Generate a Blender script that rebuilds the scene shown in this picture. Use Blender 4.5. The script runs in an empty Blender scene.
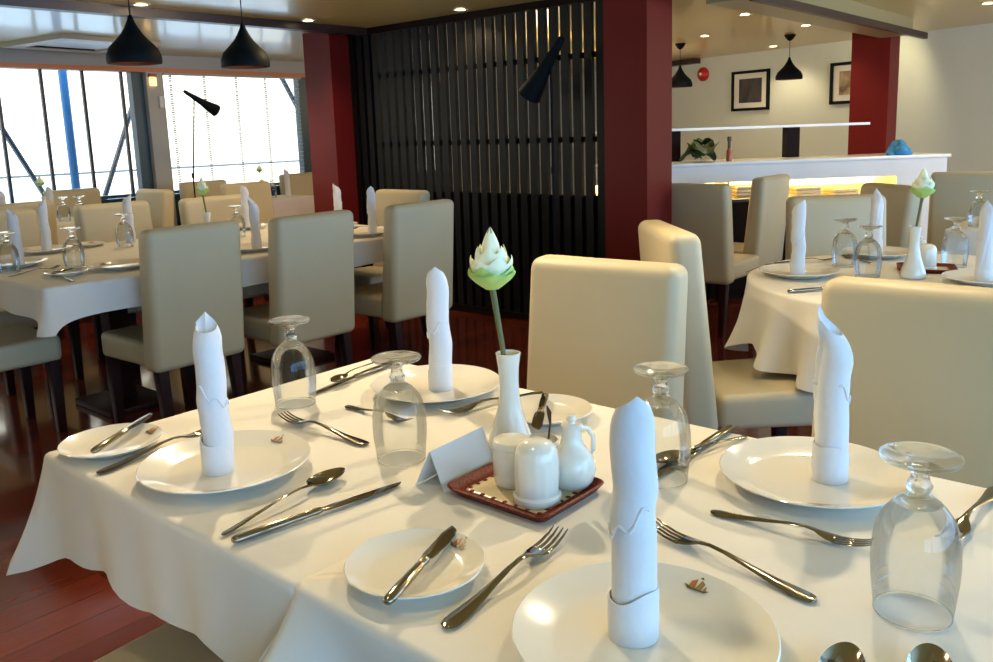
import bpy, bmesh, math, random
from math import sin, cos, pi, radians, sqrt, atan2, exp
from mathutils import Vector, Matrix
random.seed(7)
S = bpy.context.scene
C = S.collection

# ------------------------------------------------------------------ materials
def mat(name, col, rough=.5, metal=0., coat=0., spec=.5, var=0., vscale=8., bump=0., bscale=200., emit=None, estr=0., stretch=None, col2=None):
    m = bpy.data.materials.new(name); m.use_nodes = True
    nt = m.node_tree; b = nt.nodes['Principled BSDF']
    b.inputs['Base Color'].default_value = (*col, 1)
    b.inputs['Roughness'].default_value = rough
    b.inputs['Metallic'].default_value = metal
    b.inputs['Coat Weight'].default_value = coat
    b.inputs['Coat Roughness'].default_value = .08
    b.inputs['Specular IOR Level'].default_value = spec
    if emit:
        b.inputs['Emission Color'].default_value = (*emit, 1)
        b.inputs['Emission Strength'].default_value = estr
    if var or bump:
        tc = nt.nodes.new('ShaderNodeTexCoord'); mp = nt.nodes.new('ShaderNodeMapping')
        nt.links.new(tc.outputs['Object'], mp.inputs['Vector'])
        if stretch: mp.inputs['Scale'].default_value = stretch
    if var:
        n = nt.nodes.new('ShaderNodeTexNoise'); n.inputs['Scale'].default_value = vscale; n.inputs['Detail'].default_value = 4
        nt.links.new(mp.outputs[0], n.inputs['Vector'])
        r = nt.nodes.new('ShaderNodeValToRGB')
        lo = col2 if col2 else tuple(c*(1-var) for c in col)
        r.color_ramp.elements[0].color = (*lo, 1); r.color_ramp.elements[1].color = (*[min(1, c*(1+var*.5)) for c in col], 1)
        r.color_ramp.elements[0].position = .3; r.color_ramp.elements[1].position = .7
        nt.links.new(n.outputs['Fac'], r.inputs['Fac']); nt.links.new(r.outputs[0], b.inputs['Base Color'])
    if bump:
        n2 = nt.nodes.new('ShaderNodeTexNoise'); n2.inputs['Scale'].default_value = bscale; n2.inputs['Detail'].default_value = 3
        nt.links.new(mp.outputs[0], n2.inputs['Vector'])
        bp = nt.nodes.new('ShaderNodeBump'); bp.inputs['Strength'].default_value = bump; bp.inputs['Distance'].default_value = .004
        nt.links.new(n2.outputs['Fac'], bp.inputs['Height']); nt.links.new(bp.outputs[0], b.inputs['Normal'])
    return m

def floor_mat():
    m = mat('floor_boards', (.16, .025, .012), .14, coat=.4)
    nt = m.node_tree; b = nt.nodes['Principled BSDF']
    tc = nt.nodes.new('ShaderNodeTexCoord'); mp = nt.nodes.new('ShaderNodeMapping'); mp.inputs['Rotation'].default_value = (0, 0, 0)
    br = nt.nodes.new('ShaderNodeTexBrick'); br.inputs['Scale'].default_value = 1.
    br.inputs['Brick Width'].default_value = .9; br.inputs['Row Height'].default_value = .12
    br.inputs['Mortar Size'].default_value = .0015; br.inputs['Bias'].default_value = 0.
    br.inputs['Color1'].default_value = (.24, .040, .016, 1); br.inputs['Color2'].default_value = (.13, .018, .010, 1); br.inputs['Mortar'].default_value = (.05, .008, .005, 1)
    nt.links.new(tc.outputs['Object'], mp.inputs[0]); nt.links.new(mp.outputs[0], br.inputs['Vector'])
    n = nt.nodes.new('ShaderNodeTexNoise'); n.inputs['Scale'].default_value = 6; n.inputs['Detail'].default_value = 6
    mp2 = nt.nodes.new('ShaderNodeMapping'); mp2.inputs['Scale'].default_value = (1, 12, 1)
    nt.links.new(tc.outputs['Object'], mp2.inputs[0]); nt.links.new(mp2.outputs[0], n.inputs['Vector'])
    mx = nt.nodes.new('ShaderNodeMixRGB'); mx.blend_type = 'MULTIPLY'; mx.inputs['Fac'].default_value = .5
    nt.links.new(br.outputs['Color'], mx.inputs[1]); nt.links.new(n.outputs['Fac'], mx.inputs[2]); nt.links.new(mx.outputs[0], b.inputs['Base Color'])
    return m

def thin_glass(name):
    m = bpy.data.materials.new(name); m.use_nodes = True; nt = m.node_tree; nt.nodes.clear()
    o = nt.nodes.new('ShaderNodeOutputMaterial'); t = nt.nodes.new('ShaderNodeBsdfTransparent'); g = nt.nodes.new('ShaderNodeBsdfGlossy')
    g.inputs['Roughness'].default_value = .02; lw = nt.nodes.new('ShaderNodeLayerWeight'); lw.inputs['Blend'].default_value = .34
    t.inputs['Color'].default_value = (.915, .93, .925, 1)
    mx = nt.nodes.new('ShaderNodeMixShader')
    mm = nt.nodes.new('ShaderNodeMath'); mm.operation = 'MULTIPLY'; mm.inputs[1].default_value = .75
    nt.links.new(lw.outputs['Fresnel'], mm.inputs[0]); nt.links.new(mm.outputs[0], mx.inputs[0])
    nt.links.new(t.outputs[0], mx.inputs[1]); nt.links.new(g.outputs[0], mx.inputs[2]); nt.links.new(mx.outputs[0], o.inputs[0])
    return m

def solid_glass(name):
    m = bpy.data.materials.new(name); m.use_nodes = True; nt = m.node_tree; nt.nodes.clear()
    o = nt.nodes.new('ShaderNodeOutputMaterial'); g = nt.nodes.new('ShaderNodeBsdfGlass'); g.inputs['IOR'].default_value = 1.48
    g.inputs['Color'].default_value = (.97, .99, .98, 1); g.inputs['Roughness'].default_value = .0
    t = nt.nodes.new('ShaderNodeBsdfTransparent'); mx = nt.nodes.new('ShaderNodeMixShader'); mx.inputs[0].default_value = .35
    nt.links.new(g.outputs[0], mx.inputs[1]); nt.links.new(t.outputs[0], mx.inputs[2]); nt.links.new(mx.outputs[0], o.inputs[0])
    return m

def tray_border_mat():
    m = mat('tray_red_pattern', (.20, .02, .012), .5, spec=.2)
    nt = m.node_tree; b = nt.nodes['Principled BSDF']
    tc = nt.nodes.new('ShaderNodeTexCoord'); v = nt.nodes.new('ShaderNodeTexVoronoi'); v.inputs['Scale'].default_value = 210
    r = nt.nodes.new('ShaderNodeValToRGB'); r.color_ramp.elements[0].color = (.03, .003, .002, 1); r.color_ramp.elements[1].color = (.19, .022, .009, 1)
    r.color_ramp.elements[0].position = .15; r.color_ramp.elements[1].position = .55
    nt.links.new(tc.outputs['Object'], v.inputs['Vector']); nt.links.new(v.outputs['Distance'], r.inputs['Fac']); nt.links.new(r.outputs[0], b.inputs['Base Color'])
    return m

M = dict(
    linen=mat('white_linen', (.77, .73, .65), .85, var=.05, vscale=5, bump=.25, bscale=14),
    napkin=mat('white_napkin', (.69, .69, .70), .8, bump=.25, bscale=60),
    china=mat('white_china', (.79, .745, .64), .12, coat=.4),
    porcelain=mat('porcelain', (.77, .74, .64), .15, coat=.5),
    steel=mat('polished_steel', (.31, .28, .225), .09, metal=1.),
    emblem=mat('gilt_print', (.30, .17, .05), .4), emblem2=mat('rust_print', (.42, .15, .05), .4), emblem3=mat('dark_print', (.10, .09, .04), .4),
    fabric=mat('cream_leatherette', (.54, .45, .275), .5, var=.05, vscale=3, bump=.06, bscale=400),
    leg=mat('dark_wood_leg', (.022, .005, .0035), .45, spec=.12),
    bowl=thin_glass('clear_bowl_glass'), foot=solid_glass('clear_foot_glass'), pane=thin_glass('pane_glass'),
    floor=floor_mat(),
    ceil=mat('glossy_ceiling', (.68, .53, .19), .30, coat=.30, spec=.4),
    beamolive=mat('beam_paint', (.33, .27, .13), .35),
    column=mat('red_lacquer', (.165, .010, .007), .45, spec=.22, var=.08, vscale=2),
    dark=mat('black_wood', (.014, .007, .005), .55, spec=.06), trim=mat('dark_trim', (.035, .015, .012), .4),
    slatwood=mat('slat_wood', (.0055, .005, .0045), .45, spec=.22),
    wall=mat('pale_wall', (.62, .66, .56), .7, var=.03, vscale=1.5),
    white=mat('white_paint', (.80, .76, .68), .4), whitetop=mat('white_stone', (.86, .84, .76), .2),
    header=mat('orange_wood', (.62, .20, .07), .4), jamb=mat('teal_frame', (.02, .055, .075), .35),
    grey=mat('grey_paint', (.42, .40, .36), .5), teal=mat('dark_teal_panel', (.008, .05, .075), .15),
    black=mat('black_metal', (.003, .006, .008), .6, spec=.12), copper=mat('copper_inside', (.45, .13, .05), .4),
    bluepost=mat('blue_post', (.02, .12, .26), .4), rail=mat('outdoor_rail', (.35, .36, .34), .5), brace=mat('dark_brace', (.02, .03, .05), .4),
    blind=mat('blind_slat', (.45, .44, .40), .6), cord=mat('ladder_cord', (.12, .14, .15), .6),
    trayr=tray_border_mat(), trayc=mat('tray_cream', (.60, .48, .27), .35, var=.08, vscale=60),
    lotus=mat('lotus_petal', (.86, .87, .60), .5), lotusg=mat('lotus_green', (.42, .62, .16), .5), stem=mat('lotus_stem', (.13, .13, .035), .55),
    card=mat('frosted_card', (.62, .62, .60), .25, coat=.3), cardw=mat('card_white', (.85, .84, .8), .5),
    woodspoon=mat('dark_spoon', (.06, .03, .02), .3, metal=.3),
    leaf=mat('dark_leaf', (.035, .075, .018), .5, var=.5, vscale=30), blue=mat('blue_cloth', (.03, .26, .55), .6, var=.4, vscale=25),
    red=mat('alarm_red', (.45, .015, .012), .3), framew=mat('mat_board', (.75, .72, .62), .7),
    art1=mat('dark_print_picture', (.05, .035, .02), .5, var=.6, vscale=14, col2=(.018, .012, .008), stretch=(1, 1, .35)), art2=mat('ochre_print_picture', (.36, .27, .12), .5, var=.6, vscale=9, col2=(.12, .07, .03)),
    lampon=mat('lamp_glow', (1, .9, .7), .5, emit=(1., .82, .5), estr=14), strip=mat('niche_glow', (1, .8, .4), .5, emit=(1., .70, .22), estr=9),
    niche=mat('niche_cream', (.80, .66, .36), .6), folded=mat('folded_linen', (.78, .62, .38), .8),
    lilac=mat('pale_pink_linen', (.66, .58, .55), .85), acbeige=mat('vent_frame', (.55, .47, .33), .4), acwhite=mat('vent_white', (.7, .7, .66), .4),
    figure=mat('bottle_glass_red', (.42, .12, .05), .3), figuretop=mat('bottle_dark', (.10, .07, .03), .4),
    sea=mat('pale_deck', (.75, .75, .72), .6),
)

# ------------------------------------------------------------------ mesh helpers
def link(name, me, m, parent=None, smooth=True, angle=40):
    if smooth and len(me.polygons):
        me.polygons.foreach_set('use_smooth', [True]*len(me.polygons)); me.set_sharp_from_angle(angle=radians(angle))
    ms = m if isinstance(m, (list, tuple)) else [m]
    for x in ms: me.materials.append(x)
    o = bpy.data.objects.new(name, me); C.objects.link(o)
    if parent: o.parent = parent
    return o

class MB:
    def __init__(s): s.v = []; s.f = []; s.mi = []
    def add(s, vs, fs, mi=0):
        k = len(s.v); s.v += [tuple(v) for v in vs]; s.f += [tuple(i+k for i in f) for f in fs]; s.mi += [mi]*len(fs); return s
    def box(s, x0, x1, y0, y1, z0, z1, mi=0):
        return s.hexa([(x0, y0, z0), (x1, y0, z0), (x1, y1, z0), (x0, y1, z0), (x0, y0, z1), (x1, y0, z1), (x1, y1, z1), (x0, y1, z1)], mi)
    def hexa(s, p, mi=0):
        return s.add(p, [(0, 3, 2, 1), (4, 5, 6, 7), (0, 1, 5, 4), (1, 2, 6, 5), (2, 3, 7, 6), (3, 0, 4, 7)], mi)
    def lathe(s, prof, n=48, mi=0, c=(0, 0), close=True):
        vs = []; fs = []; rings = []
        for r, z in prof:
            if r < 1e-6: rings.append([len(vs)]); vs.append((c[0], c[1], z))
            else:
                rings.append(list(range(len(vs), len(vs)+n)))
                vs += [(c[0]+r*cos(2*pi*i/n), c[1]+r*sin(2*pi*i/n), z) for i in range(n)]
        for a, b in zip(rings, rings[1:]):
            for i in range(n):
                j = (i+1) % n
                if len(a) == 1 and len(b) == 1: continue
                if len(a) == 1: fs.append((a[0], b[j], b[i]))
                elif len(b) == 1: fs.append((a[i], a[j], b[0]))
                else: fs.append((a[i], a[j], b[j], b[i]))
        return s.add(vs, fs, mi)
    def tube(s, pts, rad, n=10, mi=0, flat=1., up=None):
        pts = [Vector(p) for p in pts]; rr = rad if isinstance(rad, (list, tuple)) else [rad]*len(pts)
        vs = []; fs = []
        ref = Vector(up) if up else Vector((0, 0, 1))
        for i, p in enumerate(pts):
            t = (pts[min(i+1, len(pts)-1)]-pts[max(i-1, 0)]).normalized()
            if abs(t.dot(ref)) > .98: ref2 = Vector((1, 0, 0))
            else: ref2 = ref
            sd = t.cross(ref2).normalized(); u = sd.cross(t).normalized()
            for k in range(n):
                a = 2*pi*k/n; vs.append(p + sd*cos(a)*rr[i] + u*sin(a)*rr[i]*flat)
        for i in range(len(pts)-1):
            for k in range(n):
                j = (k+1) % n; fs.append((i*n+k, i*n+j, (i+1)*n+j, (i+1)*n+k))
        fs.append(tuple(reversed(range(n)))); fs.append(tuple(range((len(pts)-1)*n, len(pts)*n)))
        return s.add(vs, fs, mi)
    def ribbon(s, st, th, mi=0):
        # stations (x, y, halfwidth, z): a flat strip along x with softened edges
        vs = []; fs = []; n = 8
        for x, y, w, z in st:
            for dy, dz in ((-1, 0), (-.75, .8), (0, 1), (.75, .8), (1, 0), (.75, -.8), (0, -1), (-.75, -.8)):
                vs.append((x, y+dy*w, z+dz*th*.5))
        for i in range(len(st)-1):
            for k in range(n):
                j = (k+1) % n; fs.append((i*n+k, (i+1)*n+k, (i+1)*n+j, i*n+j))
        fs.append(tuple(range(n))); fs.append(tuple(reversed(range((len(st)-1)*n, len(st)*n))))
        return s.add(vs, fs, mi)
    def mesh(s, name):
        me = bpy.data.meshes.new(name); me.from_pydata(s.v, [], s.f)
        if any(s.mi): me.polygons.foreach_set('material_index', s.mi)
        bm = bmesh.new(); bm.from_mesh(me); bmesh.ops.recalc_face_normals(bm, faces=bm.faces); bm.to_mesh(me); bm.free()
        return me
    def build(s, name, m, parent=None, smooth=True, angle=40, bevel=0, seg=2):
        me = s.mesh(name)
        if bevel:
            bm = bmesh.new(); bm.from_mesh(me)
            bmesh.ops.bevel(bm, geom=[e for e in bm.edges if e.is_manifold and e.calc_face_angle() > radians(30)], offset=bevel, segments=seg, profile=.5, affect='EDGES', clamp_overlap=True)
            bm.to_mesh(me); bm.free()
        return link(name, me, m, parent, smooth, angle)

def tag(o, label=None, cat=None, group=None, kind=None):
    if label: o['label'] = label
    if cat: o['category'] = cat
    if group: o['group'] = group
    if kind: o['kind'] = kind
    return o
def empty(name, loc=(0, 0, 0), rz=0, label=None, cat=None, group=None):
    o = bpy.data.objects.new(name, None); C.objects.link(o); o.location = loc; o.rotation_euler = (0, 0, rz)
    o.empty_display_size = .05
    return tag(o, label, cat, group)
def struct(name, mb, m, **k):
    o = mb.build(name, m, **k); o['kind'] = 'structure'; return o
def dup(root, loc, rz=0, label=None, group=None, sc=None):
    r = root.copy(); C.objects.link(r); r.location = loc; r.rotation_euler = (0, 0, rz)
    if sc: r.scale = sc
    if label: r['label'] = label
    if group: r['group'] = group
    for ch in list(root.children):
        c = ch.copy(); C.objects.link(c); c.parent = r
        for g in list(ch.children):
            d = g.copy(); C.objects.link(d); d.parent = c
    return r
class Maker:
    """first call hands out the prototype itself, later calls copies of it"""
    def __init__(s, f): s.f = f; s.p = None
    def __call__(s, loc, rz=0, label=None, group=None, sc=None):
        if s.p is None:
            s.p = s.f(); o = s.p; o.location = loc; o.rotation_euler = (0, 0, rz)
            if sc: o.scale = sc
            if label: o['label'] = label
            if group: o['group'] = group
            return o
        return dup(s.p, loc, rz, label, group, sc)

# ------------------------------------------------------------------ setting
CZ = 2.12
struct('floor', MB().box(-4, 11, -3.2, 7.3, -.05, 0), M['floor'], smooth=False)
struct('ceiling', MB().box(-4, 11, -3.2, 7.3, CZ, CZ+.08), M['ceil'], smooth=False)
# back wall carrying the pictures (runs a little askew)
wd = Vector((.276, .961, 0)); wn = Vector((-.961, .276, 0)); w0 = Vector((9.46, 5.03, 0))
def wallpt(t, d=0, z=0):
    p = w0 + wd*t + wn*d; return (p.x, p.y, z)
def wallbox(mb, t0, t1, d0, d1, z0, z1, mi=0):
    q = [wallpt(t0, d0), wallpt(t1, d0), wallpt(t1, d1), wallpt(t0, d1)]
    return mb.hexa([(p[0], p[1], z0) for p in q]+[(p[0], p[1], z1) for p in q], mi)
struct('wall_right', wallbox(MB(), -7.5, 2.3, -.1, 0, 0, CZ), M['wall'], smooth=False)
# window wall along y = 7.2
WY = 7.2
wb = MB(); wb.box(-4, 10.4, WY, WY+.1, 0, .80); wb.box(-4, 10.4, WY, WY+.1, 1.985, CZ)
wb.box(7.4, 10.4, WY, WY+.1, .80, 1.985)
struct('wall_window', wb, M['grey'], smooth=False)
struct('trim_1', MB().box(-4, 7.4, WY-.05, WY+.0, 1.955, 1.995), M['header'], smooth=False)
struct('trim_2', MB().box(-4, 7.4, WY-.012, WY, .0, .82), M['teal'], smooth=False)
struct('trim_3', MB().box(-4, 4.6, 4.60, 4.68, 2.065, CZ), M['trim'], smooth=False)
def window(n, x0, x1, bars, lj, rj):
    w = empty('window_%d' % n, ((x0+x1)/2, WY, .82)); w['kind'] = 'structure'
    ox, oz = -(x0+x1)/2, -.82
    f = MB(); f.box(x0+ox, x1+ox, .02, .08, 0, .03); f.box(x0+ox, x1+ox, .02, .08, 1.135, 1.165)
    f.box(x0+ox, x0+ox+lj, .0, .09, 0, 1.165); f.box(x1+ox-rj, x1+ox, .0, .09, 0, 1.165)
    f.build('window_frame', M['jamb'], w, smooth=False)
    if bars:
        b = MB()
        for x in bars: b.box(x+ox-.012, x+ox+.012, .03, .06, .03, 1.135)
        b.build('mullion', M['brace'], w, smooth=False)
    MB().box(x0+ox+lj, x1+ox-rj, .043, .047, .03, 1.135).build('pane', M['pane'], w, smooth=False)
    return w
window(1, -.4, 1.75, [.3, .95], .05, .05)
window(2, 1.75, 3.435, [2.2, 2.55, 2.90, 3.25], .03, .11)
window(3, 3.60, 5.30, [], .03, .12)
window(4, 5.42, 7.4, [5.9, 6.4, 6.9], .05, .05)
# pillar between the two windows
pl = MB(); pl.box(3.435, 3.60, WY-.06, WY+.1, .0, 1.955)
struct('column_1', pl, M['grey'], smooth=False)
tag(MB().box(3.535, 3.575, WY-.085, WY-.06, 1.63, 1.74).build('junction_box', M['acwhite'], bevel=.004),
    'small pale box fixed to the grey pillar between the windows', 'box')
lp = empty('wall_light', (3.49, WY-.06, 1.89), 0, 'small glowing warm light at the top of the grey window pillar', 'light')
MB().box(-.035, .035, -.03, 0, .02, .05).build('bracket', M['copper'], lp)
MB().box(-.03, .03, -.03, -.004, -.06, .02).build('shade', mat('amber_glow', (1, .7, .3), .5, emit=(1, .62, .22), estr=2.2), lp, bevel=.006)
# venetian blind in the right window
bl = empty('venetian_blind', (4.45, WY-.02, 1.94), 0, 'pale venetian blind with dotted cords in the window beside the red column', 'blind')
s = MB()
for i in range(26):
    z = -.02-.042*i
    s.hexa([(-.80, -.012, z), (.72, -.012, z), (.72, .012, z-.001), (-.80, .012, z-.001), (-.80, -.012, z+.0022), (.72, -.012, z+.0022), (.72, .012, z+.0002), (-.80, .012, z+.0002)])
s.build('slats', M['blind'], bl, smooth=False)
MB().box(-.82, .74, -.015, .015, -.005, .02).build('head_rail', M['blind'], bl)
for x in (-.77, -.418, -.063, .279):
    c = MB(); c.box(x-.004, x-.002, -.014, -.012, -1.1, 0); c.box(x+.012, x+.014, -.014, -.012, -1.1, 0)
    for i in range(54): c.box(x-.008, x+.020, -.015, -.011, -.02-.021*i, -.009-.021*i)
    c.build('cord', M['cord'], bl, smooth=False)
# outdoors: rail, posts and braces beyond the glass
tag(MB().tube([(-1, 8.1, 1.04), (8.2, 8.1, 1.04)], .011, 8).build('railing', M['rail']), 'thin horizontal deck rail outside the bright windows', 'railing')
tag(MB().tube([(3.015, 7.9, .0), (3.015, 7.9, 2.2)], .040, 16).build('post', M['bluepost']), 'round blue post outside the left window', 'post')
for (a, b, lb) in (((2.19, 7.6, 1.76), (3.106, 7.6, -.2), 'dark diagonal brace outside the far left of the window'), ((3.70, 7.75, 1.95), (2.78, 7.75, -.2), 'dark diagonal brace outside, leaning beside the grey pillar'), ((5.20, 7.6, 2.08), (6.50, 7.6, -.2), 'dark diagonal brace outside, behind the red column')):
    tag(MB().tube([a, b], .036, 8, flat=.6).build('brace', M['brace']), lb, 'brace', 'diagonal braces outside the windows')
struct('ground', MB().box(-8, 14, 7.35, 40, -.3, -.2), M['sea'], smooth=False)
# near walls (behind the camera) with their window bands
nb = MB(); nb.box(-4, 8, -3.2, -3.1, 0, .55); nb.box(-4, 8, -3.2, -3.1, 2.05, CZ)
for x in (-4, -1.8, .6, 3.0, 5.4, 7.82): nb.box(x, x+.14, -3.2, -3.1, .55, 2.05)
struct('wall_back', nb, M['wall'], smooth=False)
lw = MB(); lw.box(-4, -3.9, -3.1, 7.2, 0, CZ)
struct('wall_left', lw, M['wall'], smooth=False)
# columns
struct('column_2', MB().box(3.747, 3.968, 4.85, 5.18, 0, CZ), M['column'], smooth=False)
struct('column_3', MB().box(3.80, 4.09, 2.079, 2.373, 0, CZ), M['column'], smooth=False)
struct('column_4', MB().box(7.27, 7.54, 1.77, 2.09, 0, CZ), M['column'], smooth=False)
# ceiling beam over the bar
struct('beam', MB().box(4.09, 7.27, 1.60, 1.86, 1.985, CZ), M['beamolive'], smooth=False)
struct('trim_4', MB().box(4.09, 7.60, 1.565, 1.60, 1.97, 2.02), M['trim'], smooth=False)
struct('trim_5', wallbox(MB(), -.45, .4, .0, .12, 2.06, CZ), M['trim'], smooth=False)

# ------------------------------------------------------------------ slatted screen
sc = empty('slatted_screen', (3.95, 3.61, 0), 0, 'tall black slatted wooden room divider between two red columns', 'room divider')
y0, y1 = -1.235, 1.235
for i in range(28):
    y = y0+.025+(y1-y0-.05)*i/27
    MB().box(-.016, .016, y-.028, y+.028, .05, 2.07).build('slat', M['slatwood'], sc, smooth=False)
MB().box(-.03, .03, y0, y1, 0, .05).build('bottom_rail', M['dark'], sc)
MB().box(-.03, .03, y0, y1, 2.07, CZ-.001).build('top_rail', M['dark'], sc)
MB().box(.02, .04, y0, y1, .05, .88).build('dark_backing', M['dark'], sc)  # added sheet, stands in for the dark space beyond the lower slats
for z in (1.22, 1.74):
    MB().box(.016, .032, y0, y1, z, z+.035).build('cross_rail', M['dark'], sc)
MB().box(.018, .04, .95, y1, .88, 2.07).build('side_panel', M['dark'], sc)

# ------------------------------------------------------------------ chairs
def make_chair():
    t = empty('dining_chair', label='x', cat='chair')
    b = MB()
    # backrest: tapering slab, leaning back slightly
    hw = .228
    p = [(-.265, -hw, .33), (-.145, -hw, .33), (-.145, hw, .33), (-.265, hw, .33), (-.312, -hw, .95), (-.212, -hw, .95), (-.212, hw, .95), (-.312, hw, .95)]
    me = MB().hexa(p).mesh('backrest'); bm = bmesh.new(); bm.from_mesh(me)
    bmesh.ops.bevel(bm, geom=[e for e in bm.edges if e.is_manifold], offset=.033, segments=5, profile=.5, affect='EDGES'); bm.to_mesh(me); bm.free()
    link('backrest', me, M['fabric'], t, angle=60)
    p = [(-.146, -.205, .34), (.235, -.215, .34), (.235, .215, .34), (-.146, .205, .34), (-.146, -.205, .45), (.235, -.215, .46), (.235, .215, .46), (-.146, .205, .45)]
    me = MB().hexa(p).mesh('seat'); bm = bmesh.new(); bm.from_mesh(me)
    bmesh.ops.bevel(bm, geom=[e for e in bm.edges if e.is_manifold], offset=.025, segments=4, profile=.5, affect='EDGES'); bm.to_mesh(me); bm.free()
    link('seat', me, M['fabric'], t, angle=60)
    for x, y, dx in ((.20, .18, .0), (.20, -.18, .0), (-.215, .18, -.03), (-.215, -.18, -.03)):
        a, c = .025, .018
        MB().hexa([(x+dx-c, y-c, 0), (x+dx+c, y-c, 0), (x+dx+c, y+c, 0), (x+dx-c, y+c, 0), (x-a, y-a, .345), (x+a, y-a, .345), (x+a, y+a, .345), (x-a, y+a, .345)]).build('leg', M['leg'], t, bevel=.003)
    return t
chair = Maker(make_chair)
GM, G2, GR, GW = 'chairs at the main table', 'chairs at the long table by the screen', 'chairs around the round table and bar', 'chairs by the windows'
for x, y, a, lb, g in (
    (1.085, .738, 183, 'cream chair facing the camera behind the lotus vase, across the front table', GM),
    (1.115, -.055, 180, 'large cream chair at the right edge, behind the right-hand plate', GM),
    (-.118, .662, 0, 'cream chair with only its seat corner showing under the front tablecloth hem', GM),
    (1.335, 3.145, 92, 'cream chair seen from behind, nearest of the three in a row at the long table', G2),
    (1.91, 3.04, 90, 'cream chair seen from behind, middle one of the three at the long table', G2),
    (2.575, 2.99, 90, 'cream chair seen from behind, nearest the slatted screen', G2),
    (3.0, 3.60, 180, 'tan chair at the right end of the long table, in front of the slatted screen', G2),
    (.75, 3.68, 0, 'cream chair cut by the left frame edge at the end of the long table', G2),
    (1.22, 4.55, -90, 'beige chair at far left behind the two napkins on the long table', G2),
    (1.86, 4.45, -90, 'orange-tan chair behind the upturned glass near the left window', G2),
    (2.43, 4.25, -90, 'beige chair right behind the small green lotus on the long table', G2),
    (2.045, .672, -46, 'cream chair side-on with a shadowed seat, just right of the chair facing the camera', GR),
    (4.46, 1.98, 0, 'cream chair against the big red column with its brown back to the camera', GR),
    (5.02, 2.10, 90, 'tall cream chair side-on before the glowing bar niche', GR),
    (3.36, .75, 218, 'grey-lit chair behind the pointed napkin on the round table', GR),
    (4.15, 1.05, 140, 'tan chair with a bluish side, behind the lotus on the round table', GR),
    (5.32, .70, 192, 'wide tan chair at the right edge below the end of the bar', GR),
    (1.60, 5.75, 90, 'olive chair at far left, behind the beige chair with napkins before it', GW),
    (2.50, 5.90, 180, 'narrow tan chair seen edge-on below the grey window pillar', GW),
    (3.57, 5.62, -90, 'brown chair below the right window with another chair top just behind', GW),
    (3.63, 6.40, -90, 'olive chair top peeking over the brown chair by the right window', GW),
    (2.52, 6.58, -90, 'olive chair against the left window, behind two upturned glasses', GW),
    (4.86, 6.62, -90, 'pale grey chair half hidden by the left red column', GW),
): chair((x, y, 0), radians(a), lb, g, (1, 1, 1.035) if a == -46 else None)

# ------------------------------------------------------------------ tables and cloths
def make_table(name, label, x0, x1, y0, y1):
    t = empty(name, ((x0+x1)/2, (y0+y1)/2, 0), 0, label, 'table')
    hx, hy = (x1-x0)/2-.012, (y1-y0)/2-.012
    MB().box(-hx, hx, -hy, hy, .715, .744).build('tabletop', M['leg'], t, bevel=.004)
    MB().box(-hx+.1, hx-.1, -hy+.1, hy-.1, .685, .715).build('apron', M['leg'], t)
    n_ = 2 if hx > .8 else 1
    for k in range(n_):
        x = (k-.5)*hx*1.0 if n_ == 2 else 0
        MB().box(x-.05, x+.05, -.05, .05, .03, .685).build('pedestal', M['leg'], t, bevel=.005)
        MB().box(x-.16, x+.16, -.20 if hy > .3 else -.12, .20 if hy > .3 else .12, 0, .03).build('base', M['leg'], t, bevel=.005)
    return t

def cloth_mesh(perim, zt, rings=9, er=.012, wave=None):
    """perim: list of (x, y, nx, ny, drop, flare); hangs a skirt from the outline and closes the top"""
    n = len(perim); vs = []; fs = []
    prof = []
    for k in range(5):
        a = pi/2*k/4; prof.append((er*sin(a), -er*(1-cos(a)), 0))
    for j in range(rings+1):
        for (x, y, nx, ny, drop, fl) in ():
            pass
    rows = []
    for o_, dz, t in prof: rows.append((o_, dz, 0))
    for j in range(1, rings+1): rows.append((er, -er, j/rings))
    for o_, dz, t in rows:
        for i, (x, y, nx, ny, drop, fl) in enumerate(perim):
            d = max(drop-er, 0)
            scale = 1 if drop > .02 else drop/.02
            w = wave(i/n)*t if wave else 0
            off = o_-er + fl*t*t*.4+fl*t*.6 + w*scale
            vs.append((x+nx*off, y+ny*off, zt+dz*scale-d*t))
    m = len(rows)
    for j in range(m-1):
        for i in range(n):
            k = (i+1) % n; fs.append((j*n+i, j*n+k, (j+1)*n+k, (j+1)*n+i))
    c = len(vs); cx = sum(p[0] for p in perim)/n; cy = sum(p[1] for p in perim)/n
    vs.append((cx, cy, zt))
    for i in range(n): fs.append((c, (i+1) % n, i))
    return MB().add(vs, fs)

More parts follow.
